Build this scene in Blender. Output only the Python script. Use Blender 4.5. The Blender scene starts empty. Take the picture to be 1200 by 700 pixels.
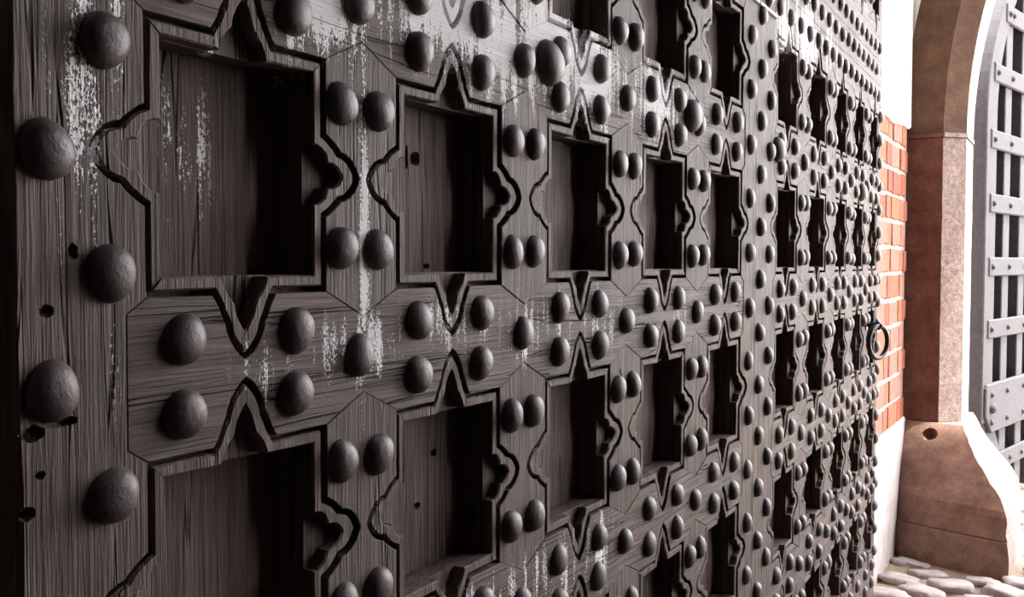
import bpy, bmesh, math, random
from mathutils import Vector, Matrix, noise

random.seed(7)
scene = bpy.context.scene
ZC = 1.669                       # eye height above the cobbles; heights below are given relative to the eye

# ------------------------------------------------------------------ camera
cam_d = bpy.data.cameras.new('camera')
cam = bpy.data.objects.new('camera', cam_d)
scene.collection.objects.link(cam)
scene.camera = cam
TH, PI_, RO = math.radians(29.29), math.radians(-2.089), math.radians(0.15)
fw = Vector((math.cos(TH) * math.cos(PI_), math.sin(TH) * math.cos(PI_), math.sin(PI_)))
rt0 = Vector((math.sin(TH), -math.cos(TH), 0))
up0 = rt0.cross(fw)
rt = math.cos(RO) * rt0 + math.sin(RO) * up0
up = math.cos(RO) * up0 - math.sin(RO) * rt0
M = Matrix((rt, up, -fw)).transposed().to_4x4()
M.translation = (0, -0.8, ZC)
cam.matrix_world = M
cam_d.sensor_width = 36
cam_d.lens = 36
cam_d.clip_start = 0.02

# ------------------------------------------------------------------ sky, sun, exposure
world = bpy.data.worlds.new('world')
scene.world = world
world.use_nodes = True
wn = world.node_tree
for n in list(wn.nodes):
    wn.nodes.remove(n)
w_out = wn.nodes.new('ShaderNodeOutputWorld')
w_bg = wn.nodes.new('ShaderNodeBackground')
w_sky = wn.nodes.new('ShaderNodeTexSky')
w_sky.sky_type = 'HOSEK_WILKIE'
w_sky.turbidity = 6
w_sky.sun_direction = Vector((0.12, -0.36, 0.92)).normalized()
w_mix = wn.nodes.new('ShaderNodeMix')
w_mix.data_type = 'RGBA'
w_mix.inputs[0].default_value = 0.75
w_mix.inputs[7].default_value = (1.0, 0.965, 0.965, 1)
wn.links.new(w_sky.outputs[0], w_mix.inputs[6])
wn.links.new(w_mix.outputs[2], w_bg.inputs[0])
w_bg.inputs[1].default_value = 11.2
wn.links.new(w_bg.outputs[0], w_out.inputs[0])

sun_d = bpy.data.lights.new('sun', 'SUN')
sun = bpy.data.objects.new('sun', sun_d)
scene.collection.objects.link(sun)
sun_d.energy = 9.0
sun_d.angle = math.radians(1.5)
sun_d.color = (1.0, 0.95, 0.88)
sun.rotation_euler = Vector((-0.12, 0.36, -0.92)).to_track_quat('-Z', 'Y').to_euler()
sun.location = (9, -6, 9)

scene.view_settings.view_transform = 'Standard'
scene.view_settings.look = 'None'
scene.view_settings.gamma = 1
scene.view_settings.use_curve_mapping = False
scene.view_settings.exposure = 0.72


# ------------------------------------------------------------------ helpers
def link(o, parent=None):
    scene.collection.objects.link(o)
    if parent is not None:
        o.parent = parent
    return o


def mesh_obj(name, verts, faces, mats, parent=None, mi=None, smooth=False, recalc=True):
    me = bpy.data.meshes.new(name)
    me.from_pydata([tuple(v) for v in verts], [], faces)
    if recalc:
        bm = bmesh.new(); bm.from_mesh(me)
        bmesh.ops.recalc_face_normals(bm, faces=bm.faces)
        bm.to_mesh(me); bm.free()
    for m in (mats if isinstance(mats, (list, tuple)) else [mats]):
        me.materials.append(m)
    if mi:
        for p, k in zip(me.polygons, mi):
            p.material_index = k
    if smooth:
        me.polygons.foreach_set('use_smooth', [True] * len(me.polygons))
    return link(bpy.data.objects.new(name, me), parent)


def empty(name, loc=(0, 0, 0), rz=0.0, parent=None):
    o = bpy.data.objects.new(name, None)
    o.empty_display_size = 0.1
    o.location = loc
    o.rotation_euler = (0, 0, rz)
    return link(o, parent)


def tag(o, label, cat, group=None):
    o['label'] = label
    o['category'] = cat
    if group:
        o['group'] = group


def structure(o):
    o['kind'] = 'structure'
    return o


def area2(p):
    return sum(p[i][0] * p[(i + 1) % len(p)][1] - p[(i + 1) % len(p)][0] * p[i][1] for i in range(len(p)))


def offset(poly, d):
    """shrink (d>0) a closed 2D polygon, same number of points"""
    n = len(poly)
    sgn = 1 if area2(poly) > 0 else -1
    out = []
    for i in range(n):
        a, b, c = Vector(poly[i - 1]), Vector(poly[i]), Vector(poly[(i + 1) % n])
        e1, e2 = (b - a), (c - b)
        if e1.length < 1e-9 or e2.length < 1e-9:
            out.append(tuple(b)); continue
        e1.normalize(); e2.normalize()
        n1 = Vector((-e1.y, e1.x)) * sgn
        n2 = Vector((-e2.y, e2.x)) * sgn
        m = n1 + n2
        k = max(0.55, m.length_squared / 2)
        out.append(tuple(b + m * (d / k)))
    return out


def prism_data(poly, y0, y1, ch):
    """polygon in (x,z) extruded from y0 (front, chamfered) to y1"""
    n = len(poly)
    ins = offset(poly, ch)
    v = [(p[0], y0, p[1]) for p in ins] + [(p[0], y0 + ch, p[1]) for p in poly] + [(p[0], y1, p[1]) for p in poly]
    f = [list(range(n)), list(range(2 * n, 3 * n))[::-1]]
    for i in range(n):
        j = (i + 1) % n
        f.append([i, j, n + j, n + i])
        f.append([n + i, n + j, 2 * n + j, 2 * n + i])
    return v, f


def prism(name, poly, y0, y1, mat, parent, ch=0.0014, jit=0.0):
    if jit:
        poly = [(p[0] + random.uniform(-jit, jit), p[1] + random.uniform(-jit, jit)) for p in poly]
    v, f = prism_data(poly, y0, y1, ch)
    return mesh_obj(name, v, f, mat, parent)


def box_data(x0, x1, y0, y1, z0, z1):
    v = [(x, y, z) for x in (x0, x1) for y in (y0, y1) for z in (z0, z1)]
    f = [[0, 1, 3, 2], [4, 6, 7, 5], [0, 4, 5, 1], [2, 3, 7, 6], [0, 2, 6, 4], [1, 5, 7, 3]]
    return v, f


def box(name, x0, x1, y0, y1, z0, z1, mat, parent=None):
    v, f = box_data(x0, x1, y0, y1, z0, z1)
    return mesh_obj(name, v, f, mat, parent)


def project(p):
    d = Vector(p) - Vector((0, -0.8, ZC))
    z = d.dot(fw)
    if z < 0.05:
        return -9999, -9999
    return 600 + 1200 * d.dot(rt) / z, 350 - 1200 * d.dot(up) / z


# ------------------------------------------------------------------ materials
class NT:
    def __init__(self, name):
        self.m = bpy.data.materials.new(name)
        self.m.use_nodes = True
        self.t = self.m.node_tree
        self.b = self.t.nodes['Principled BSDF']

    def n(self, typ, **kw):
        nd = self.t.nodes.new(typ)
        for k, v in kw.items():
            setattr(nd, k, v)
        return nd

    def set(self, sock, v):
        if hasattr(v, 'is_linked') or isinstance(v, bpy.types.NodeSocket):
            self.t.links.new(v, sock)
        else:
            sock.default_value = v

    def math(self, op, a, b=0.0, c=0.0, clamp=False):
        nd = self.n('ShaderNodeMath', operation=op, use_clamp=clamp)
        self.set(nd.inputs[0], a); self.set(nd.inputs[1], b); self.set(nd.inputs[2], c)
        return nd.outputs[0]

    def coord(self, kind='Object'):
        return self.n('ShaderNodeTexCoord').outputs[kind]

    def pos(self):
        return self.n('ShaderNodeNewGeometry').outputs['Position']

    def map(self, vec, scale=(1, 1, 1), loc=(0, 0, 0)):
        nd = self.n('ShaderNodeMapping')
        self.set(nd.inputs[0], vec)
        nd.inputs['Scale'].default_value = scale
        nd.inputs['Location'].default_value = loc
        return nd.outputs[0]

    def noise(self, vec, scale=5.0, detail=4.0, rough=0.6, dist=0.0):
        nd = self.n('ShaderNodeTexNoise')
        self.set(nd.inputs['Vector'], vec)
        nd.inputs['Scale'].default_value = scale
        nd.inputs['Detail'].default_value = detail
        nd.inputs['Roughness'].default_value = rough
        nd.inputs['Distortion'].default_value = dist
        return nd.outputs[0]

    def ramp(self, fac, stops):
        nd = self.n('ShaderNodeValToRGB')
        self.set(nd.inputs[0], fac)
        el = nd.color_ramp.elements
        while len(el) < len(stops):
            el.new(0.5)
        for e, (p, c) in zip(el, stops):
            e.position = p
            e.color = (c[0], c[1], c[2], 1) if not isinstance(c, float) else (c, c, c, 1)
        return nd.outputs[0]

    def mix(self, fac, a, b, mode='MIX'):
        nd = self.n('ShaderNodeMix', data_type='RGBA', blend_type=mode)
        self.set(nd.inputs[0], fac)
        for s, v in ((nd.inputs[6], a), (nd.inputs[7], b)):
            if isinstance(v, tuple):
                s.default_value = (v[0], v[1], v[2], 1)
            else:
                self.t.links.new(v, s)
        return nd.outputs[2]

    def smooth(self, v, lo, hi):
        nd = self.n('ShaderNodeMapRange', interpolation_type='SMOOTHSTEP')
        self.set(nd.inputs[0], v)
        nd.inputs[1].default_value = lo
        nd.inputs[2].default_value = hi
        return nd.outputs[0]

    def bump(self, h, strength=0.4, dist=0.003, normal=None):
        nd = self.n('ShaderNodeBump')
        nd.inputs['Strength'].default_value = strength
        nd.inputs['Distance'].default_value = dist
        self.set(nd.inputs['Height'], h)
        if normal is not None:
            self.t.links.new(normal, nd.inputs['Normal'])
        return nd.outputs[0]

    def done(self, color, rough=0.7, normal=None, metallic=0.0, spec=0.5):
        self.set(self.b.inputs['Base Color'], (color[0], color[1], color[2], 1) if isinstance(color, tuple) else color)
        self.set(self.b.inputs['Roughness'], rough)
        self.b.inputs['Metallic'].default_value = metallic
        self.b.inputs['Specular IOR Level'].default_value = spec
        if normal is not None:
            self.t.links.new(normal, self.b.inputs['Normal'])
        return self.m


# lime streaks that have run down the old timber: x, height, half width, half height, amount
LIME = [(1.22, .38, .16, .10, 1.12), (1.38, .34, .10, .10, 1.0), (.97, .31, .08, .08, 1.0), (1.56, .37, .14, .10, 1.08), (1.74, .34, .09, .09, 1.25), (2.06, .35, .14, .07, 1.0),
        (2.28, .36, .12, .06, .55), (3.12, .69, .11, .10, 1.0), (3.42, .74, .20, .11, 1.0), (3.8, .75, .15, .12, .5), (1.043, .10, .012, .27, .9),
        (1.03, -.11, .09, .05, .62), (1.21, -.09, .07, .05, .4), (1.47, -.12, .08, .06, .55), (.622, .16, .03, .16, .52), (.66, -.06, .008, .12, .3),
        (.66, .20, .02, .1, .4), (.80, .12, .03, .11, .62), (1.78, -.56, .05, .09, .55), (1.30, -.53, .07, .05, .5), (.86, -.12, .06, .05, .35),
        (1.78, -.12, .1, .06, .5), (2.2, -.12, .1, .06, .4),
        (1.55, -.10, .5, .07, .36), (1.5, -.55, .45, .08, .38), (1.9, .33, .6, .1, .42)]


def wood(name, axis, tone=1.0, lime=True, tint=(1, 1, 1)):
    k = NT(name)
    P = k.pos()
    sc = (70, 70, 3.0) if axis == 'Z' else (3.0, 70, 70)
    sc2 = (260, 260, 9) if axis == 'Z' else (9, 260, 260)
    g1 = k.noise(k.map(P, sc), 1.0, 5, .65, .6)
    g2 = k.noise(k.map(P, sc2), 1.0, 3, .6)
    blot = k.noise(k.map(P, (5, 5, 3), (3, 1, 2)), 1.0, 4, .6)
    fine = k.noise(P, 190.0, 3, .7)
    f = k.math('ADD', k.math('MULTIPLY', g1, .62), k.math('MULTIPLY', g2, .38))
    c = k.ramp(f, [(.28, (.025 * tone, .0185 * tone, .0165 * tone)), (.47, (.088 * tone, .068 * tone, .061 * tone)), (.72, (.180 * tone, .141 * tone, .128 * tone))])
    c = k.mix(1.0, c, k.ramp(blot, [(.3, (.72 * tint[0], .68 * tint[1], .66 * tint[2])), (.7, (1.25 * tint[0], 1.22 * tint[1], 1.22 * tint[2]))]), 'MULTIPLY')
    c = k.mix(k.math('MULTIPLY', k.smooth(k.noise(k.map(P, (11, 11, 4), (7, 3, 5)), 1.0, 3, .6), .52, .72), .5), c, (.095, .060, .042))
    ck = k.noise(k.map(P, (26, 26, .9) if axis == 'Z' else (.9, 26, 26), (2, 6, 1)), 1.0, 2, .5)
    crack = k.math('SUBTRACT', 1.0, k.smooth(k.math('ABSOLUTE', k.math('SUBTRACT', ck, .43)), .002, .010))
    c = k.mix(k.math('MULTIPLY', crack, .75), c, (.010, .008, .007))
    h = k.math('ADD', k.math('MULTIPLY', g1, .9), k.math('MULTIPLY', g2, .5))
    h = k.math('SUBTRACT', h, k.math('MULTIPLY', crack, .9))
    h = k.math('ADD', h, k.math('MULTIPLY', fine, .15))
    rough = .56
    if lime:
        sep = k.n('ShaderNodeSeparateXYZ')
        k.set(sep.inputs[0], P)
        tot = None
        for (x, z, wx, wz, a) in LIME:
            dx = k.math('DIVIDE', k.math('SUBTRACT', sep.outputs[0], x), wx)
            dz = k.math('DIVIDE', k.math('SUBTRACT', sep.outputs[2], z + ZC), wz)
            r2 = k.math('ADD', k.math('MULTIPLY', dx, dx), k.math('MULTIPLY', dz, dz))
            e = k.math('MULTIPLY', k.math('POWER', 2.718, k.math('MULTIPLY', r2, -1.0)), a)
            tot = e if tot is None else k.math('MAXIMUM', tot, e)
        streak = k.noise(k.map(P, (48, 48, 4), (1, 0, 4)), 1.0, 4, .6)
        speck = k.noise(k.map(P, (330, 330, 200)), 1.0, 2, .7)
        s = k.math('ADD', k.math('MULTIPLY', streak, 1.0), k.math('MULTIPLY', tot, .40))
        s = k.math('ADD', s, k.math('MULTIPLY', k.math('SUBTRACT', speck, .5), .55))
        mask = k.smooth(s, .685, .75)
        mask = k.math('MULTIPLY', mask, k.smooth(tot, .05, .35))
        c = k.mix(mask, c, (.86, .85, .87))
        h = k.math('ADD', h, k.math('MULTIPLY', mask, .35))
        rough = k.math('ADD', k.math('MULTIPLY', mask, .2), .62)
    return k.done(c, rough, k.bump(h, .85, .004), spec=.20)


MAT_WV = wood('oak_vertical_grain', 'Z')
MAT_WH = wood('oak_horizontal_grain', 'X', 1.08)
MAT_MOULD = wood('oak_moulding', 'Z', 1.1)
MAT_PANEL = wood('oak_panel', 'Z', .95, True, (1.05, .96, .93))


def iron(name, dark, light, rough=.42, spec=.6, metal=.35):
    k = NT(name)
    P = k.coord()
    a = k.noise(P, 60.0, 5, .65)
    b = k.noise(k.pos(), 25.0, 4, .6)
    c = k.ramp(k.math('ADD', k.math('MULTIPLY', a, .5), k.math('MULTIPLY', b, .5)), [(.35, dark), (.65, light)])
    return k.done(c, k.math('ADD', k.math('MULTIPLY', b, .2), rough - .1), k.bump(k.math('ADD', a, k.math('MULTIPLY', k.noise(P, 220.0, 2, .6), .4)), .35, .003), metal, spec)


MAT_STUD = iron('forged_iron', (.042, .033, .034), (.120, .095, .098), .48, .4, .1)
MAT_RING = iron('black_iron', (.012, .011, .012), (.03, .028, .03), .35)
MAT_GRILLE = iron('grey_painted_iron', (.052, .050, .055), (.080, .077, .084), .75, .15, 0.0)
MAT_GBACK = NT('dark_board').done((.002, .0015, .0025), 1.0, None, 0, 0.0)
MAT_PALE = NT('weathered_pale_edge').done((.62, .62, .64), .7)


def stone(name, stops, scale=18.0, rough=.85, bumpd=.006, fine=120.0):
    k = NT(name)
    P = k.pos()
    a = k.noise(P, scale, 6, .7)
    b = k.noise(P, fine, 3, .7)
    c = k.ramp(k.math('ADD', k.math('MULTIPLY', a, .65), k.math('MULTIPLY', b, .35)), stops)
    return k.done(c, rough, k.bump(k.math('ADD', a, k.math('MULTIPLY', b, .6)), .6, bumpd), spec=.3)


MAT_RED = stone('red_stone_shaded', [(.3, (.042, .018, .012)), (.5, (.115, .048, .031)), (.7, (.195, .095, .064))], 9.0)  # passage face; its shade beside the lit chamfer is put into the colour
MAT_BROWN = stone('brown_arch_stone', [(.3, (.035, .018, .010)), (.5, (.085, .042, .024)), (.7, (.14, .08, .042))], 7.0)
MAT_GRANITE_LIT = stone('pink_granite_lit', [(.3, (.10, .07, .057)), (.5, (.26, .19, .165)), (.7, (.42, .34, .30))], 30.0)  # lighter stone for chamfer, reveal and guard slope, their light put into the colour
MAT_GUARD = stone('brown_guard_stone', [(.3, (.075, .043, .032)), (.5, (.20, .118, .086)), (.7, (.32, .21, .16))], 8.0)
MAT_COBBLE = stone('grey_cobble', [(.3, (.19, .165, .155)), (.5, (.34, .30, .29)), (.7, (.48, .44, .42))], 12.0)
MAT_SAND = stone('sandy_bed', [(.3, (.15, .11, .07)), (.5, (.25, .19, .13)), (.7, (.34, .28, .2))], 25.0)
MAT_LOW_BOUNCE = stone('dark_low_bounce_floor', [(.3, (.015, .012, .010)), (.6, (.04, .032, .027))], 9.0)  # unseen inner floor, made this dark to cut bounced light
MAT_PLASTER = stone('white_plaster', [(.3, (.70, .66, .62)), (.6, (.82, .80, .77))], 5.0, .9, .003)
MAT_PLASTER2 = stone('pinkish_plaster', [(.3, (.36, .29, .28)), (.5, (.52, .45, .44)), (.7, (.62, .56, .55))], 7.0, .9, .006)
MAT_MORTAR = stone('lime_mortar', [(.3, (.30, .23, .20)), (.6, (.45, .38, .34))], 20.0, .95, .006)
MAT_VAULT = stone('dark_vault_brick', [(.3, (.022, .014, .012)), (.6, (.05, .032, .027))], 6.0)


def brick_mat(name, base):
    k = NT(name)
    P = k.pos()
    a = k.noise(P, 14.0, 5, .7)
    b = k.noise(P, 90.0, 3, .7)
    d = tuple(x * .6 for x in base)
    l = tuple(min(1, x * 1.3) for x in base)
    c = k.ramp(k.math('ADD', k.math('MULTIPLY', a, .6), k.math('MULTIPLY', b, .4)), [(.3, d), (.5, base), (.7, l)])
    return k.done(c, .9, k.bump(k.math('ADD', a, b), .5, .005), spec=.2)


MAT_BRICK = [brick_mat('red_brick', (.33, .098, .066)), brick_mat('orange_brick', (.37, .130, .078)), brick_mat('pale_red_brick', (.38, .160, .120))]

# ------------------------------------------------------------------ the setting
SP0 = 4.8                                         # near edge of the added side portal
# floor
X0 = 6.478                                        # passage side of the arch
floor = structure(box('floor', 4.2, 30, -16, 9, -.4, -.012, MAT_SAND))
structure(box('floor_passage', -4.2, 4.2, -4.4, .5, -.4, -.004, MAT_LOW_BOUNCE))
# left wall (brick face at y = .14), with mortar bed behind the single bricks
wall_l = structure(box('wall_left', -4.2, X0 + .5, .148, .55, -.3, 9.2, MAT_MORTAR))
# right wall, out of view; its wide portal is added to light the gate
prism_r = [(-4.2, -.3), (SP0, -.3), (SP0, 7.0), (SP0 + .4, 7.7), (6.3 - .4, 7.7), (6.3, 7.0), (6.3, -.3), (7.0, -.3), (7.0, 9.2), (-4.2, 9.2)]
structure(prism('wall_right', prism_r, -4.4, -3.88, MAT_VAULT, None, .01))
structure(box('wall_light_block', SP0, 6.3, -4.4, -3.9, -.3, 1.7, MAT_VAULT))  # unseen infill added across the portal to hold back low light
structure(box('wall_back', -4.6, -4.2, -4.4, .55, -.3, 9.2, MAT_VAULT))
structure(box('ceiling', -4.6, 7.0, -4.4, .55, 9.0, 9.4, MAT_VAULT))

# plaster above the bricks, its lower edge broken
pl = [(-4.2, 9.1)]
x = -4.2
pts_low = []
while x < X0 + .02:
    zz = ZC + .765 + (.02 if x > 6.2 else 0) + noise.noise(Vector((x * 4, 0, 0))) * .018
    pts_low.append((x, zz)); x += .09
pts_low.append((X0 + .02, ZC + .80))
poly = [(-4.2, 9.1)] + pts_low + [(X0 + .02, 9.1)]
prism('upper_plaster', poly, .124, .16, MAT_PLASTER, wall_l, .004)
poly = [(-4.2, -.02)] + [(-4.2 + i * .15, ZC - .925 + noise.noise(Vector((i * .7, 3, 0))) * .014) for i in range(72)] + [(X0 + .02, ZC - .95), (X0 + .02, -.02)]
prism('lower_plaster', poly, .128, .16, MAT_PLASTER2, wall_l, .006)


def brick_mesh(L, H, D, seed):
    r = random.Random(seed)
    poly = []
    for (a, b, n) in (((0, 0), (L, 0), 5), ((L, 0), (L, H), 3), ((L, H), (0, H), 5), ((0, H), (0, 0), 3)):
        for i in range(n):
            t = i / n
            poly.append((a[0] + (b[0] - a[0]) * t + r.uniform(-.004, .004), a[1] + (b[1] - a[1]) * t + r.uniform(-.004, .004)))
    v, f = prism_data(poly, 0, D, .004)
    me = bpy.data.meshes.new('brick')
    me.from_pydata(v, [], f)
    bm = bmesh.new(); bm.from_mesh(me)
    bmesh.ops.recalc_face_normals(bm, faces=bm.faces)
    bm.to_mesh(me); bm.free()
    return me


course = .1455
stretch, header = .275, .130
bmeshes = {}
for mi, m in enumerate(MAT_BRICK):
    for s in range(2):
        for nm, L in (('s', stretch), ('h', header)):
            me = brick_mesh(L, .120, .05, mi * 7 + s * 3 + len(nm))
            me.materials.append(m)
            bmeshes[(mi, s, nm)] = me
rb = random.Random(21)
for c in range(13):
    z = ZC - .925 + c * course
    if z > ZC + .80:
        break
    xx = 4.62 + (0.0 if c % 2 else -.19) + rb.uniform(-.01, .01)
    k = c
    while xx < X0 - .02:
        nm = 's' if k % 2 else 'h'
        L = stretch if nm == 's' else header
        if xx + L > X0 + .03:
            if nm == 's':
                nm, L = 'h', header
            if xx + L > X0 + .05:
                break
        b = bpy.data.objects.new('brick', bmeshes[(rb.randrange(3), rb.randrange(2), nm)])
        b.location = (xx, .14 + rb.uniform(-.003, .004), z + rb.uniform(-.003, .003))
        link(b, wall_l)
        xx += L + .022
        k += 1

# ------------------------------------------------------------------ end wall with the stone arch
YI = -.168                                        # left reveal of the arch
RA = 3.3
YC = YI - RA
APEX = -1.87
ZS = ZC + .76                                     # springing height
amax = math.acos((APEX - YC) / RA)
wall_e = structure(empty('wall_end', (X0, -1.87, 0)))
OFF = Vector((X0, -1.87, 0))


def loc_e(v):
    return [tuple(Vector(p) - OFF) for p in v]


# section of the arch: x and distance from the reveal into the stone
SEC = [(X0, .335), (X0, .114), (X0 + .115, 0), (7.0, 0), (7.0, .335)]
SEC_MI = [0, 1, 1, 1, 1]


def sweep(name, rings, mats, sec_mi=SEC_MI):
    n = len(SEC)
    v, f, mi = [], [], []
    for r in rings:
        v += r
    for i in range(len(rings) - 1):
        for j in range(n):
            k = (j + 1) % n
            f.append([i * n + j, i * n + k, (i + 1) * n + k, (i + 1) * n + j]); mi.append(sec_mi[j])
    f.append(list(range(n))); mi.append(0)
    f.append(list(range((len(rings) - 1) * n, len(rings) * n))[::-1]); mi.append(0)
    return mesh_obj(name, loc_e(v), f, mats, wall_e, mi)


def ring_v(z, side, grow=0.0):
    out = []
    for (sx, d) in SEC:
        sx2 = sx - grow if sx < 6.9 else sx
        y = YI + d - grow if d < .2 else YI + d
        out.append((sx2, y if side < 0 else 2 * APEX - y, z))
    return out


def ring_a(a, side):
    out = []
    for (sx, d) in SEC:
        y = YC + (RA + d) * math.cos(a)
        z = ZS + (RA + d) * math.sin(a)
        out.append((sx, y if side < 0 else 2 * APEX - y, z))
    return out


rj = random.Random(5)
for side in (-1, 1):
    def jr(z, s=side):
        w = noise.noise(Vector((z * 9, s, 0))) * .004
        return ring_v(z, s, w)
    sweep('jamb_stone', [jr(-.1 + i * (ZC - .95 + .1) / 4) for i in range(5)], [MAT_GUARD, MAT_GRANITE_LIT])
    z0, z1 = ZC - .945, ZS - .030
    sweep('jamb_stone', [jr(z0 + (z1 - z0) * i / 22) for i in range(23)], [MAT_RED, MAT_GRANITE_LIT])
    sweep('springer_stone', [ring_v(ZS - .027, side, .006), ring_v(ZS - .001, side, .006)], [MAT_RED, MAT_GRANITE_LIT])
    nv = 7
    for q in range(nv):
        a0, a1 = amax * q / nv + .0001, amax * (q + 1) / nv - .0001
        sweep('voussoir', [ring_a(a0 + (a1 - a0) * i / 5, side) for i in range(6)], [MAT_BROWN, MAT_GRANITE_LIT], [0, 0, 1, 1, 1])

# plastered wall over and beside the arch
ext = []
RE = RA + .32
am2 = math.acos((APEX - YC) / RE)
for i in range(25):
    a = am2 * i / 24
    ext.append((YC + RE * math.cos(a), ZS + RE * math.sin(a)))
extr = [(2 * APEX - y, z) for (y, z) in ext[::-1]][1:]
poly = [(.5, ZS)] + ext + extr + [(2 * APEX - .5, ZS), (2 * APEX - .5, 9.2), (.5, 9.2)]
v = [(X0 + .012, y, z) for (y, z) in poly] + [(7.0, y, z) for (y, z) in poly]
n = len(poly)
f = [list(range(n)), list(range(n, 2 * n))[::-1]] + [[i, (i + 1) % n, n + (i + 1) % n, n + i] for i in range(n)]
mesh_obj('spandrel_plaster', loc_e(v), f, MAT_PLASTER, wall_e)
for s in (-1, 1):
    ya, yb = (.158, .5) if s < 0 else (2 * APEX - .158, 2 * APEX - .5)
    vv, ff = box_data(X0 + .012, 7.0, min(ya, yb), max(ya, yb), -.1, ZS)
    mesh_obj('pier_masonry', loc_e(vv), ff, MAT_MORTAR, wall_e)

# ------------------------------------------------------------------ gate leaves
# half profile of a lobe: (half width, reach), from its foot to its point
L_OUT = [(0.05, 0.0), (0.0467, 0.0072), (0.042, 0.0154), (0.0368, 0.0231), (0.0327, 0.0284), (0.0301, 0.0306), (0.0283, 0.0406), (0.0237, 0.0512), (0.0162, 0.0602), (0.008, 0.06668), (0.0, 0.0703)]
L_INN = [(.036, 0), (.0355, .008), (.0325, .016), (.027, .022), (.020, .0265), (.0155, .0285), (.0150, .036), (.0125, .044), (.0088, .051), (.0045, .056), (0, .0590)]
# the upright lobes are a little slimmer than the side ones
V_OUT = [(.048, 0), (.0435, .006), (.0390, .013), (.0355, .021), (.0325, .0275), (.0300, .0305), (.0275, .040), (.0225, .0505), (.0150, .0600), (.0072, .0670), (0, .0715)]
V_INN = [(.0345, 0), (.0330, .006), (.0295, .013), (.0245, .0195), (.0190, .0250), (.0155, .0285), (.0140, .036), (.0112, .043), (.0076, .050), (.0036, .0555), (0, .0595)]
Y_L2, Y_PAN = .020, .056


def side_pts(L, prof, kx, kd):
    a = [(-w * kx, d * kd) for (w, d) in prof]
    b = [(w * kx, d * kd) for (w, d) in prof[::-1]][1:]
    return [(-L, 0)] + a + b + [(L, 0)]


def contour(xl, xr, zb, zt, prof, which=None):
    """four sides, clockwise from the top left corner; each is a list with both corners"""
    cx, cz, hw, hh = (xl + xr) / 2, (zb + zt) / 2, (xr - xl) / 2, (zt - zb) / 2
    k = min(1.0, hw / (.135 if prof is L_OUT else .115))
    vert = side_pts(hw, V_OUT if prof is L_OUT else V_INN, k, 1.0)
    hor = side_pts(hh, prof, 1.0, .92 * (1 if k > .9 else .95))
    top = [(cx + t, zt + d) for t, d in vert]
    right = [(xr + d, cz - t) for t, d in hor]
    bottom = [(cx - t, zb - d) for t, d in vert]
    left = [(xl - d, cz + t) for t, d in hor]
    return top, right, bottom, left


def loop(sides):
    out = []
    for s in sides:
        out += s[:-1]
    return out


def stud_mesh(r, h, seed):
    rr = random.Random(seed)
    seg = 18
    prof = [(1.0, -.002 / h), (1.0, .10), (.965, .30), (.86, .56), (.66, .80), (.38, .95)]
    v, f = [], []
    ox, oz = rr.uniform(-.08, .08) * r, rr.uniform(-.08, .08) * r
    for (pr, ph) in prof:
        for i in range(seg):
            a = 2 * math.pi * i / seg
            w = 1 + .035 * math.sin(2 * a + seed) + .025 * math.sin(3 * a + seed * 2.3) + rr.uniform(-.008, .008)
            v.append((pr * r * w * math.cos(a) + ox * max(0, ph), -ph * h, pr * r * w * math.sin(a) + oz * max(0, ph)))
    v.append((ox, -h, oz))
    for k in range(len(prof) - 1):
        for i in range(seg):
            j = (i + 1) % seg
            f.append([k * seg + i, k * seg + j, (k + 1) * seg + j, (k + 1) * seg + i])
    b = (len(prof) - 1) * seg
    for i in range(seg):
        f.append([b + i, b + (i + 1) % seg, len(v) - 1])
    me = bpy.data.meshes.new('stud')
    me.from_pydata(v, [], f)
    bm = bmesh.new(); bm.from_mesh(me)
    bmesh.ops.recalc_face_normals(bm, faces=bm.faces)
    # open back: make sure the dome faces the room
    if sum(fc.normal.y for fc in bm.faces) > 0:
        bmesh.ops.reverse_faces(bm, faces=bm.faces)
    bm.to_mesh(me); bm.free()
    me.materials.append(MAT_STUD)
    me.polygons.foreach_set('use_smooth', [True] * len(me.polygons))
    return me


STUDS = [stud_mesh(.0272, .0170 + .001 * (i % 3), i) for i in range(7)]
BIG = stud_mesh(.039, .026, 40)
MID_W = .034
rs = random.Random(3)


def add_stud(leaf, l, z, big=False):
    p = leaf.matrix_world @ Vector((l, 0, z))
    px, py = project(p)
    if not (-60 < px < 1260 and -70 < py < 780):
        return
    o = bpy.data.objects.new('stud', BIG if big else rs.choice(STUDS))
    o.location = (l + rs.uniform(-.002, .002), .0005, z + rs.uniform(-.002, .002))
    o.rotation_euler = (0, rs.choice((0, math.pi)) + rs.uniform(-.4, .4), 0)
    link(o, leaf)


def gouge(o, pts):
    """cut small chipped hollows into a board (x, z, size x, size z, depth)"""
    bm = bmesh.new()
    for i, (x, z, sx, sz, dp, yy) in enumerate(pts):
        r = bmesh.ops.create_icosphere(bm, subdivisions=2, radius=1)
        for vv in r['verts']:
            c = vv.co
            k = 1 + .45 * noise.noise(Vector((c.x * 2 + i * 9, c.y * 2, c.z * 2 + z * 50)))
            vv.co = Vector((x + c.x * sx * k, yy + c.y * dp * k, z + c.z * sz * k))
    me = bpy.data.meshes.new('cutter'); bm.to_mesh(me); bm.free()
    cu = bpy.data.objects.new('cutter', me); link(cu)
    bpy.context.view_layer.update()
    cu.matrix_world = o.parent.matrix_world if o.parent else Matrix()
    md = o.modifiers.new('cut', 'BOOLEAN'); md.object = cu; md.operation = 'DIFFERENCE'; md.solver = 'FAST'
    dg = bpy.context.evaluated_depsgraph_get()
    new = bpy.data.meshes.new_from_object(o.evaluated_get(dg))
    o.modifiers.clear()
    o.data = new
    bpy.data.objects.remove(cu)


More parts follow.
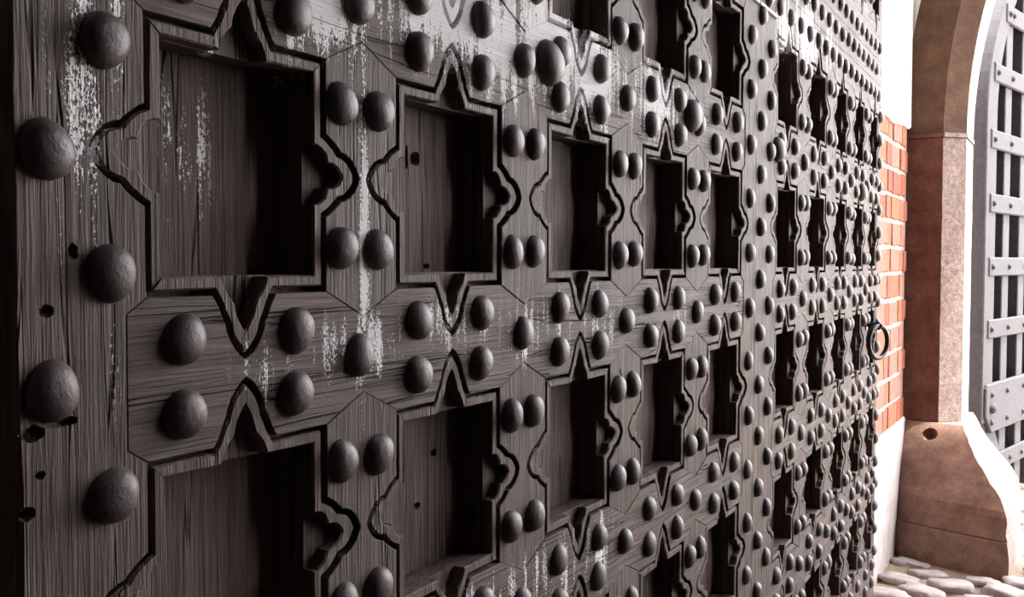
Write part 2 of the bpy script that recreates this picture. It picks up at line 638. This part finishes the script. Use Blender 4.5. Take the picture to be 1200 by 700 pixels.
ROWS = [(ZC + a, ZC + b) for a, b in ((.668, .404), (.242, -.037), (-.199, -.477), (-.645, -.908), (-1.075, -1.335))]
CH = .033                                         # depth of the pointed ends of the uprights
SEAM = .00025


def build_leaf(name, loc, rz, x0, x1, cols, bottom, top, upper_row=None):
    leaf = empty(name, loc, rz)
    bpy.context.view_layer.update()
    rows = list(ROWS)
    post_top = ZC + .705
    EAR, EARZ = .024, .015
    n = len(cols)
    panels = {}

    def board(nm, poly, mat, y0=0.0, jit=.0003):
        poly = offset(poly, SEAM)
        return prism(nm, poly, y0 + rs.uniform(-.0012, .0012), Y_L2, mat, leaf, .0009, jit)

    # --- uprights between openings
    for i in range(n - 1):
        for (zt, zb) in rows:
            a = contour(cols[i][0], cols[i][1], zb, zt, L_OUT)
            b = contour(cols[i + 1][0], cols[i + 1][1], zb, zt, L_OUT)
            cm = (cols[i][1] + cols[i + 1][0]) / 2
            poly = a[1] + [(cm, zb - CH)] + b[3] + [(cm, zt + CH)]
            board('muntin', poly, MAT_WV)
    # --- stiles
    def stile_edge(ci, side):
        pts = []
        for r in range(len(rows) - 1, -1, -1):
            zt, zb = rows[r]
            c = contour(cols[ci][0], cols[ci][1], zb, zt, L_OUT)
            s = 1 if side == 'R' else -1
            xe = cols[ci][1] if side == 'R' else cols[ci][0]
            pts.append((xe + s * EAR, zb - EARZ))
            pts += (c[3] if side == 'L' else c[1][::-1])
            pts.append((xe + s * EAR, zt + EARZ))
        return pts

    el = stile_edge(0, 'L')
    outer = []
    z = post_top
    while z > bottom:
        outer.append((x0 + .004 * noise.noise(Vector((z * 6, x0, 1))) + .002 * noise.noise(Vector((z * 40, x0, 1))), z))
        z -= .04
    outer[0] = (x0, post_top)
    poly = [(x0, bottom), (el[0][0], bottom)] + el[:-1] + [(el[-1][0], post_top)] + outer
    st_l = board('stile', poly, MAT_WV)
    er = stile_edge(n - 1, 'R')
    xi = er[0][0]
    poly = [(x1, bottom), (xi, bottom)] + er[:-1] + [(er[-1][0], post_top), (x1, post_top)]
    st_r = board('stile', poly, MAT_WV)

    # --- rails
    def rail_top(z_edges_row):          # upper boundary under the openings of a row, left to right
        zt, zb = rows[z_edges_row]
        pts = [(cols[0][0] - EAR, zb - EARZ)]
        for i in range(n):
            c = contour(cols[i][0], cols[i][1], zb, zt, L_OUT)
            pts += c[2][::-1]
            if i < n - 1:
                pts.append(((cols[i][1] + cols[i + 1][0]) / 2, zb - CH))
        pts.append((cols[-1][1] + EAR, zb - EARZ))
        return pts

    def rail_bot(row, rws=None):        # lower boundary over the openings of a row, left to right
        zt, zb = rows[row]
        pts = [(cols[0][0] - EAR, zt + EARZ)]
        for i in range(n):
            c = contour(cols[i][0], cols[i][1], zb, zt, L_OUT)
            pts += c[0]
            if i < n - 1:
                pts.append(((cols[i][1] + cols[i + 1][0]) / 2, zt + CH))
        pts.append((cols[-1][1] + EAR, zt + EARZ))
        return pts

    for r in range(len(rows) - 1):
        board('rail', rail_top(r) + rail_bot(r + 1)[::-1], MAT_WH)
    rt_ = rail_top(len(rows) - 1)
    board('rail', rt_ + [(rt_[-1][0], bottom), (rt_[0][0], bottom)], MAT_WH)
    rb_ = rail_bot(0)
    zt1 = ZC + .803
    board('rail', rb_ + [(rb_[-1][0], post_top), (x1, post_top), (x1, zt1), (x0, zt1), (x0, post_top), (rb_[0][0], post_top)], MAT_WH)
    # --- boards above
    zz = zt1
    edges = [ZC + .803, ZC + .906]
    board('top_board', [(x0, edges[0]), (x1, edges[0]), (x1, edges[1]), (x0, edges[1])], MAT_WH)
    allrows = list(rows)
    if upper_row:
        rows.append(upper_row)
        k = len(rows) - 1
        rbu = rail_top(k)
        board('top_board', [(x0, edges[1]), (x0, rbu[0][1])] + rbu + [(x1, rbu[-1][1]), (x1, edges[1])], MAT_WH)
        for i in range(n - 1):
            zt, zb = upper_row
            a = contour(cols[i][0], cols[i][1], zb, zt, L_OUT)
            b = contour(cols[i + 1][0], cols[i + 1][1], zb, zt, L_OUT)
            cm = (cols[i][1] + cols[i + 1][0]) / 2
            board('muntin', a[1] + [(cm, zb - CH)] + b[3] + [(cm, zt + CH)], MAT_WV)
        rtu = rail_bot(k)
        board('rail', [(x0, rtu[0][1])] + rtu + [(x1, rtu[-1][1]), (x1, top), (x0, top)], MAT_WH)
        zt, zb = upper_row
        c = contour(cols[0][0], cols[0][1], zb, zt, L_OUT)
        board('stile', [(x0, rbu[0][1]), rbu[0]] + c[3] + [rtu[0], (x0, rtu[0][1])], MAT_WV)
        c = contour(cols[-1][0], cols[-1][1], zb, zt, L_OUT)
        board('stile', [(x1, rtu[-1][1]), rtu[-1]] + c[1] + [rbu[-1], (x1, rbu[-1][1])], MAT_WV)
        allrows.append(upper_row)
    else:
        for a, b in ((edges[1], ZC + 1.04), (ZC + 1.04, ZC + 1.2), (ZC + 1.2, top)):
            board('top_board', [(x0, a), (x1, a), (x1, b), (x0, b)], MAT_WH)
        box('backing_board', x0 + .004, x1 - .004, Y_L2 + .0005, .074, ZC + .80, top - .004, MAT_WV, leaf)

    # --- mouldings, inner frames and panels of every opening
    order = sorted(allrows, reverse=True)
    for ri, (zt, zb) in enumerate(order):
        up_n = order[ri - 1][1] if ri else (ZC + .80 if not upper_row else top)
        dn_n = order[ri + 1][0] if ri + 1 < len(order) else None
        z_hi = (zt + up_n) / 2 if ri else up_n
        z_lo = (zb + dn_n) / 2 if dn_n is not None else bottom + .004
        for i, (xl, xr) in enumerate(cols):
            out = contour(xl, xr, zb, zt, L_OUT)
            lp = loop(out)
            mid = offset(lp, .0064)
            q = .0225
            inn = loop(contour(xl + q - .001, xr - q + .001, zb + q - .003, zt - q + .003, L_INN))
            m = len(lp)
            ns = m // 4
            inn = [(p[0] + rs.uniform(-.0009, .0009), p[1] + rs.uniform(-.0009, .0009)) for p in inn]
            mid = [(p[0] + rs.uniform(-.0007, .0007), p[1] + rs.uniform(-.0007, .0007)) for p in mid]
            for s in range(4):
                idx = [(s * ns + k) % m for k in range(ns + 1)]
                A = [Vector(mid[k]) for k in idx]
                B = [Vector(inn[k]) for k in idx]
                # open the mitres a hair
                d0 = (A[1] - A[0]).normalized() * .0006
                A[0] += d0; B[0] += d0; A[-1] -= d0; B[-1] -= d0
                yf = .0012 + rs.uniform(-.001, .0018)
                v, f = [], []
                for a, b in zip(A, B):
                    e = b - a
                    for (t, y) in ((0, Y_L2 + .0004), (0, yf + .003), (.16, yf), (.86, yf), (1.0, yf + .002), (1.0, Y_L2 + .0004)):
                        p = a + e * t
                        v.append((p.x, y, p.y))
                for k in range(len(A) - 1):
                    for j in range(6):
                        jj = (j + 1) % 6
                        f.append([k * 6 + j, k * 6 + jj, (k + 1) * 6 + jj, (k + 1) * 6 + j])
                f.append(list(range(6))); f.append(list(range(len(v) - 6, len(v))))
                mesh_obj('moulding', v, f, MAT_MOULD, leaf)
            # inner frame: plain rectangular hole behind the lobes
            bl = (cols[i - 1][1] + xl) / 2 if i else x0 + .004
            br = (cols[i + 1][0] + xr) / 2 if i < n - 1 else x1 - .004
            O = [(bl + .0005, z_lo + .0005), (br - .0005, z_lo + .0005), (br - .0005, z_hi - .0005), (bl + .0005, z_hi - .0005)]
            e = q - .002
            I = [(xl + e, zb + e), (xr - e, zb + e), (xr - e, zt - e), (xl + e, zt - e)]
            v = [(p[0], y, p[1]) for y in (Y_L2, Y_PAN) for p in O + I]
            f = []
            for k in range(4):
                j = (k + 1) % 4
                f += [[k, j, 4 + j, 4 + k], [8 + k, 8 + j, 12 + j, 12 + k], [4 + k, 4 + j, 12 + j, 12 + k], [k, j, 8 + j, 8 + k]]
            mesh_obj('inner_frame', v, f, MAT_WV, leaf)
            pb = [(bl + .001, z_lo + .001), (br - .001, z_lo + .001), (br - .001, z_hi - .001), (bl + .001, z_hi - .001)]
            panels[(ri, i)] = prism('back_panel', pb, Y_PAN + .0002, .074, MAT_PANEL, leaf, .0005)

    # --- studs
    for ri, (zt, zb) in enumerate(order):
        cz = (zt + zb) / 2
        for i in range(n - 1):
            cm = (cols[i][1] + cols[i + 1][0]) / 2 - .008
            for dx in (-.037, .037):
                for dz in (-.0885, .0885):
                    add_stud(leaf, cm + dx, cz + dz)
        if ri + 1 < len(order) and zb - order[ri + 1][0] < .25:
            zr = (zb + order[ri + 1][0]) / 2
            for i, (xl, xr) in enumerate(cols):
                c = (xl + xr) / 2 - .006
                w = .084 * min(1, (xr - xl) / .265)
                for dx in (-w, w):
                    for dz in (-.038, .038):
                        add_stud(leaf, c + dx, zr + dz)
                if i < n - 1:
                    add_stud(leaf, (xr + cols[i + 1][0]) / 2 - .009, zr)
    zt, zb = order[-1]
    for (xl, xr) in cols:
        for dx in (-.084, .084):
            for dz in (-.05, -.13):
                add_stud(leaf, (xl + xr) / 2 + dx, zb + dz)
    return leaf, st_l, st_r, panels


GB = .012
COLS_A = [(.697, .968), (1.112, 1.390), (1.545, 1.817), (1.972, 2.241), (2.397, 2.667)]
near, st_l, st_r, pan_a = build_leaf('gate_leaf', (0, 0, 0), 0, .559, 2.795, COLS_A, GB, ZC + 1.5)
tag(near, 'nearest leaf of the dark studded oak gate, largest in view at left', 'gate', 'studded gate leaves')
for k in range(-3, 9):
    add_stud(near, .652, ZC + .202 - .2130 * k)
    add_stud(near, .590, ZC + .096 - .2125 * k)
for k in range(0, 16):
    add_stud(near, 2.735, ZC + .611 - .1470 * k)
add_stud(near, 1.545, ZC + .336, True)
add_stud(near, 2.258, ZC + .333, True)
for x, z in ((.79, .735), (1.1, .735), (1.4, .735)):
    add_stud(near, x, ZC + z)
# broken places in the near stile and panels
gouge(st_l, [(.566, ZC + .045, .022, .020, .02, 0), (.558, ZC + .022, .012, .022, .03, 0), (.615, ZC + .008, .006, .008, .008, 0), (.586, ZC - .045, .008, .006, .008, 0),
             (.600, ZC - .146, .020, .005, .010, 0), (.572, ZC - .152, .012, .008, .010, 0), (.565, ZC - .222, .009, .007, .01, 0), (.578, ZC - .19, .006, .004, .006, 0)])
gouge(pan_a[(1, 1)], [(1.235, ZC + .148, .014, .010, .010, Y_PAN), (1.215, ZC + .150, .004, .018, .010, Y_PAN), (1.265, ZC - .008, .010, .004, .008, Y_PAN)])
gouge(pan_a[(2, 1)], [(1.285, ZC - .290, .010, .006, .008, Y_PAN), (1.240, ZC - .362, .009, .006, .008, Y_PAN)])
prism('cap_strip', [(2.69, ZC + .7052), (2.794, ZC + .7052), (2.794, ZC + .715), (2.69, ZC + .715)], -.008, .002, MAT_PALE, near, .001)

AL = math.radians(1.0)
COLS_B = [(.227, .499), (.671, .945), (1.114, 1.337), (1.493, 1.719), (1.865, 2.080)]
far, st_l2, st_r2, pan_b = build_leaf('gate_leaf', (2.800, 0, 0), AL, 0, 2.150, COLS_B, GB, ZC + 1.5, (ZC + 1.36, ZC + 1.085))
tag(far, 'farther leaf of the dark studded oak gate, with iron ring near brick wall', 'gate', 'studded gate leaves')
for k in range(0, 16):
    add_stud(far, .043, ZC + .684 - .1470 * k)
    add_stud(far, .142, ZC + .611 - .1470 * k)
for k in range(17):
    l = .10 + .138 * k - .0010 * k * k
    if l < 2.14:
        add_stud(far, l, ZC + .748)
for k in range(17):
    l = .03 + .138 * k - .0010 * k * k
    if l < 2.14:
        add_stud(far, l, ZC + .857)
for k in range(17):
    l = .10 + .138 * k - .0010 * k * k
    if l < 2.14:
        add_stud(far, l, ZC + .958)
for k in range(20):
    add_stud(far, 2.118, ZC + .66 - .105 * k)
add_stud(far, .225, ZC + .333, True)
add_stud(far, 1.655, ZC + .292, True)
prism('cap_strip', [(.003, ZC + .7052), (.190, ZC + .7052), (.190, ZC + .715), (.003, ZC + .715)], -.008, .002, MAT_PALE, far, .001)

# ring handle on the far leaf: plate, eye bolt, ring
rh = prism('ring_plate', [(1.825 + .022 * math.cos(a * math.pi / 6), ZC - .275 + .022 * math.sin(a * math.pi / 6)) for a in range(12)], -.006, .001, MAT_RING, far, .002)


def tube(name, path, r, mat, parent, closed=False, seg=10):
    v, f = [], []
    n = len(path)
    for i, p in enumerate(path):
        p = Vector(p)
        a = Vector(path[(i - 1) % n] if closed or i else path[0])
        b = Vector(path[(i + 1) % n] if closed or i < n - 1 else path[-1])
        t = (b - a).normalized()
        u = t.cross(Vector((0, 1, .13))).normalized()
        w = t.cross(u)
        for k in range(seg):
            an = 2 * math.pi * k / seg
            v.append(p + u * (r * math.cos(an)) + w * (r * math.sin(an)))
    for i in range(n if closed else n - 1):
        j = (i + 1) % n
        for k in range(seg):
            kk = (k + 1) % seg
            f.append([i * seg + k, i * seg + kk, j * seg + kk, j * seg + k])
    if not closed:
        f.append(list(range(seg))); f.append(list(range((n - 1) * seg, n * seg)))
    return mesh_obj(name, v, f, mat, parent, smooth=True)


RL, RZ = 1.825, ZC - .345
ang = math.radians(-24)
ring = []
for i in range(32):
    a = 2 * math.pi * i / 32
    ring.append((RL + .070 * math.cos(a) * math.cos(ang), -.052 + .070 * math.cos(a) * math.sin(ang), RZ + .070 * math.sin(a)))
tube('pull_ring', ring, .0105, MAT_RING, rh, True)
eye = [(RL, -.004, RZ + .070), (RL, -.03, RZ + .073), (RL, -.052, RZ + .085), (RL, -.070, RZ + .072), (RL, -.052, RZ + .055), (RL, -.036, RZ + .066)]
tube('ring_staple', eye, .007, MAT_RING, rh)

# ------------------------------------------------------------------ guard stone at the foot of the arch
guard = empty('guard_stone', (6.3, -.1, 0))
tag(guard, 'sloping reddish-brown guard stone at the foot of the arch jamb', 'stone')
GO = Vector((6.3, -.1, 0))
# height above ground, front-left x, front-right x, right y
PROF = [(-.02, 6.155, 5.915, -.474), (.12, 6.17, 5.925, -.474), (.185, 6.19, 5.945, -.470), (.20, 6.20, 5.950, -.468), (.33, 6.24, 5.985, -.455), (.40, 6.27, 6.06, -.418), (.475, 6.31, 6.155, -.353),
        (.555, 6.36, 6.25, -.290), (.63, 6.41, 6.34, -.240), (.70, 6.45, 6.42, -.206), (.722, 6.462, 6.45, -.192)]


def prof_at(z):
    for a, b in zip(PROF, PROF[1:]):
        if a[0] <= z <= b[0]:
            t = (z - a[0]) / (b[0] - a[0])
            return [a[i] + (b[i] - a[i]) * t for i in range(1, 4)]
    return list(PROF[-1][1:])


def guard_block(name, z0, z1, steps, shift=0.0):
    v, f = [], []
    nf, nsd = 12, 6
    for k in range(steps + 1):
        z = z0 + (z1 - z0) * k / steps
        xa, xb, yr = prof_at(z)
        row = []
        for i in range(nf + 1):
            t = i / nf
            y = .126 + (yr - .126) * t
            xx = xa + (xb - xa) * t ** .8 - shift
            d = noise.noise(Vector((y * 6, z * 6, 1))) * .012
            if i == nf:
                d += abs(noise.noise(Vector((z * 22, 4, 1)))) * .016
                y += abs(noise.noise(Vector((z * 25, 8, 1)))) * .014
            row.append((xx + d, y, z))
        for i in range(1, nsd + 1):
            t = i / nsd
            xx = xb + .02 + (7.04 - xb - .02) * t
            row.append((xx, yr - .012 * math.sin(t * math.pi) + noise.noise(Vector((xx * 5, z * 6, 9))) * .008, z))
        row.append((7.04, .126, z))
        v += row
    m = nf + nsd + 2
    for k in range(steps):
        for i in range(m):
            j = (i + 1) % m
            f.append([k * m + i, k * m + j, (k + 1) * m + j, (k + 1) * m + i])
    f.append(list(range(m))[::-1]); f.append(list(range(steps * m, (steps + 1) * m)))
    v = [tuple(Vector(p) - GO) for p in v]
    mi = [1 if (nf <= i < nf + nsd) else 0 for k in range(steps) for i in range(m)] + [0, 1]  # side slope and top take the lighter stone, sunlight painted in
    return mesh_obj(name, v, f, [MAT_GUARD, MAT_GRANITE_LIT], guard, mi)


guard_block('base_block', -.02, .186, 5, .006)
ub = guard_block('upper_block', .192, .722, 18)
gouge(ub, [(6.40 - GO.x, .662, .07, .045, .045, -.015 - GO.y)])

# ------------------------------------------------------------------ riveted lattice gate outside the arch
GA = math.radians(-11.9)
gl = empty('lattice_gate', (7.2, -.224, 0), GA)
tag(gl, 'grey riveted lattice gate leaf standing open beyond the stone arch', 'gate')


def sx(z):                                        # left edge of the leaf follows the arch
    d = max(0, z - (ZC + .95))
    return .36 * (d / .8) ** 2


zz = [ZC - 1.05 + i * .12 for i in range(27)]
TOPZ = zz[-1]
poly = [(sx(z) + .02, z) for z in zz] + [(sx(z) + .235, z) for z in zz[::-1]]
prism('stile', poly, 0, .13, MAT_GRILLE, gl, .008)
prism('brace', [(.06, ZC - 1.05), (.29, ZC - 1.05), (.70, ZC - 1.55), (.47, ZC - 1.55)], .012, .11, MAT_GRILLE, gl, .006)
for xb in (.445, .822, 1.199, 1.576):
    z1 = TOPZ - .05
    while sx(z1) > xb - .05:
        z1 -= .05
    prism('upright_bar', [(xb, .04), (xb + .142, .04), (xb + .142, z1), (xb, z1)], .012, .10, MAT_GRILLE, gl, .006)


def rivet_mesh():
    v, f, seg = [], [], 10
    for (r, y) in ((.020, .002), (.019, -.008), (.011, -.016)):
        for i in range(seg):
            a = 2 * math.pi * i / seg
            v.append((r * math.cos(a), y, r * math.sin(a)))
    v.append((0, -.018, 0))
    for k in range(2):
        for i in range(seg):
            j = (i + 1) % seg
            f.append([k * seg + i, k * seg + j, (k + 1) * seg + j, (k + 1) * seg + i])
    for i in range(seg):
        f.append([2 * seg + i, 2 * seg + (i + 1) % seg, 3 * seg])
    me = bpy.data.meshes.new('rivet')
    me.from_pydata(v, [], f)
    me.materials.append(MAT_GRILLE)
    me.polygons.foreach_set('use_smooth', [True] * len(me.polygons))
    return me


RIV = rivet_mesh()


def rivet(l, z, y=-.010, s=1.0, on=None):
    o = bpy.data.objects.new('rivet', RIV)
    o.location = (l, y, z)
    o.scale = (s, s, s)
    link(o, on or gl)


for zr in (2.07, 1.655, 1.235, .80, .385, -.028, -.437):
    a = sx(ZC + zr)
    rl = prism('rail', [(a + .095, ZC + zr - .062), (1.85, ZC + zr - .062), (1.85, ZC + zr + .062), (a + .095, ZC + zr + .062)], -.010, .008, MAT_GRILLE, gl, .008)
    for l in (a + .155, .516, .893, 1.27, 1.647):
        if l >= a + .13:
            rivet(l, ZC + zr, on=rl)
lp_ = prism('lock_plate', [(.05, ZC - .82), (.07, ZC - .795), (1.85, ZC - .795), (1.85, ZC - 1.12), (.17, ZC - 1.12), (.05, ZC - 1.0)], -.018, .01, MAT_GRILLE, gl, .008)
for l in (.16, .50, .88, 1.3):
    for z, s in ((-.865, 1.0), (-1.05, 1.0)):
        rivet(l, ZC + z, -.018, s, lp_)
rivet(.16, ZC - .955, -.018, 1.8, lp_)
rl = prism('rail', [(.5, ZC - 1.40), (1.85, ZC - 1.40), (1.85, ZC - 1.28), (.38, ZC - 1.28)], -.010, .008, MAT_GRILLE, gl, .008)
for l in (.62, .9, 1.27):
    rivet(l, ZC - 1.34, on=rl)
poly = [(sx(z) + .06, z) for z in zz] + [(1.85, zz[-1]), (1.85, .02), (.75, .02), (.70, ZC - 1.50), (.30, ZC - 1.06)]
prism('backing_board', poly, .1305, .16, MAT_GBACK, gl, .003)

# ------------------------------------------------------------------ cobbles


def cobble_mesh(seed):
    bm = bmesh.new()
    bmesh.ops.create_cube(bm, size=1)
    bmesh.ops.subdivide_edges(bm, edges=bm.edges[:], cuts=2, use_grid_fill=True)
    r = random.Random(seed)
    for vv in bm.verts:
        c = vv.co
        n = c.normalized() * .5
        c = c.lerp(n * 1.2, .55)
        c = c * (1 + .5 * noise.noise(c * 2.2 + Vector((seed * 7, 0, 0))))
        vv.co = Vector((c.x * .150, c.y * .235, max(-.06, min(.034, c.z * .11))))
    bmesh.ops.delete(bm, geom=[f for f in bm.faces if f.calc_center_median().z < -.035], context='FACES')
    me = bpy.data.meshes.new('cobblestone')
    bm.to_mesh(me); bm.free()
    me.materials.append(MAT_COBBLE)
    me.polygons.foreach_set('use_smooth', [True] * len(me.polygons))
    return me


COB = [cobble_mesh(i) for i in range(7)]
rc = random.Random(12)
ix = 0
x = 4.3
while x < 7.9:
    y = .02 - (.12 if ix % 2 else 0)
    while y > -1.35:
        inside_guard = x > 5.80 and y > -.56 and x < 7.25
        under_gate = y > -.11 and x < 5.06
        behind = x > 7.1 and y > -.35
        if not (inside_guard and x > 6.08 - .3 * ((.14 - y) / .6)) and not under_gate and not behind:
            o = bpy.data.objects.new('cobblestone', rc.choice(COB))
            o.location = (x + rc.uniform(-.02, .02), y + rc.uniform(-.02, .02), -.014 + rc.uniform(-.01, .01))
            o.rotation_euler = (rc.uniform(-.08, .08), rc.uniform(-.08, .08), rc.choice((0, math.pi)) + rc.uniform(-.6, .6))
            k = rc.uniform(.75, 1.15)
            o.scale = (k, k * rc.uniform(.85, 1.05), k)
            link(o, floor)
        y -= .255 * rc.uniform(.92, 1.08)
    x += .168
    ix += 1
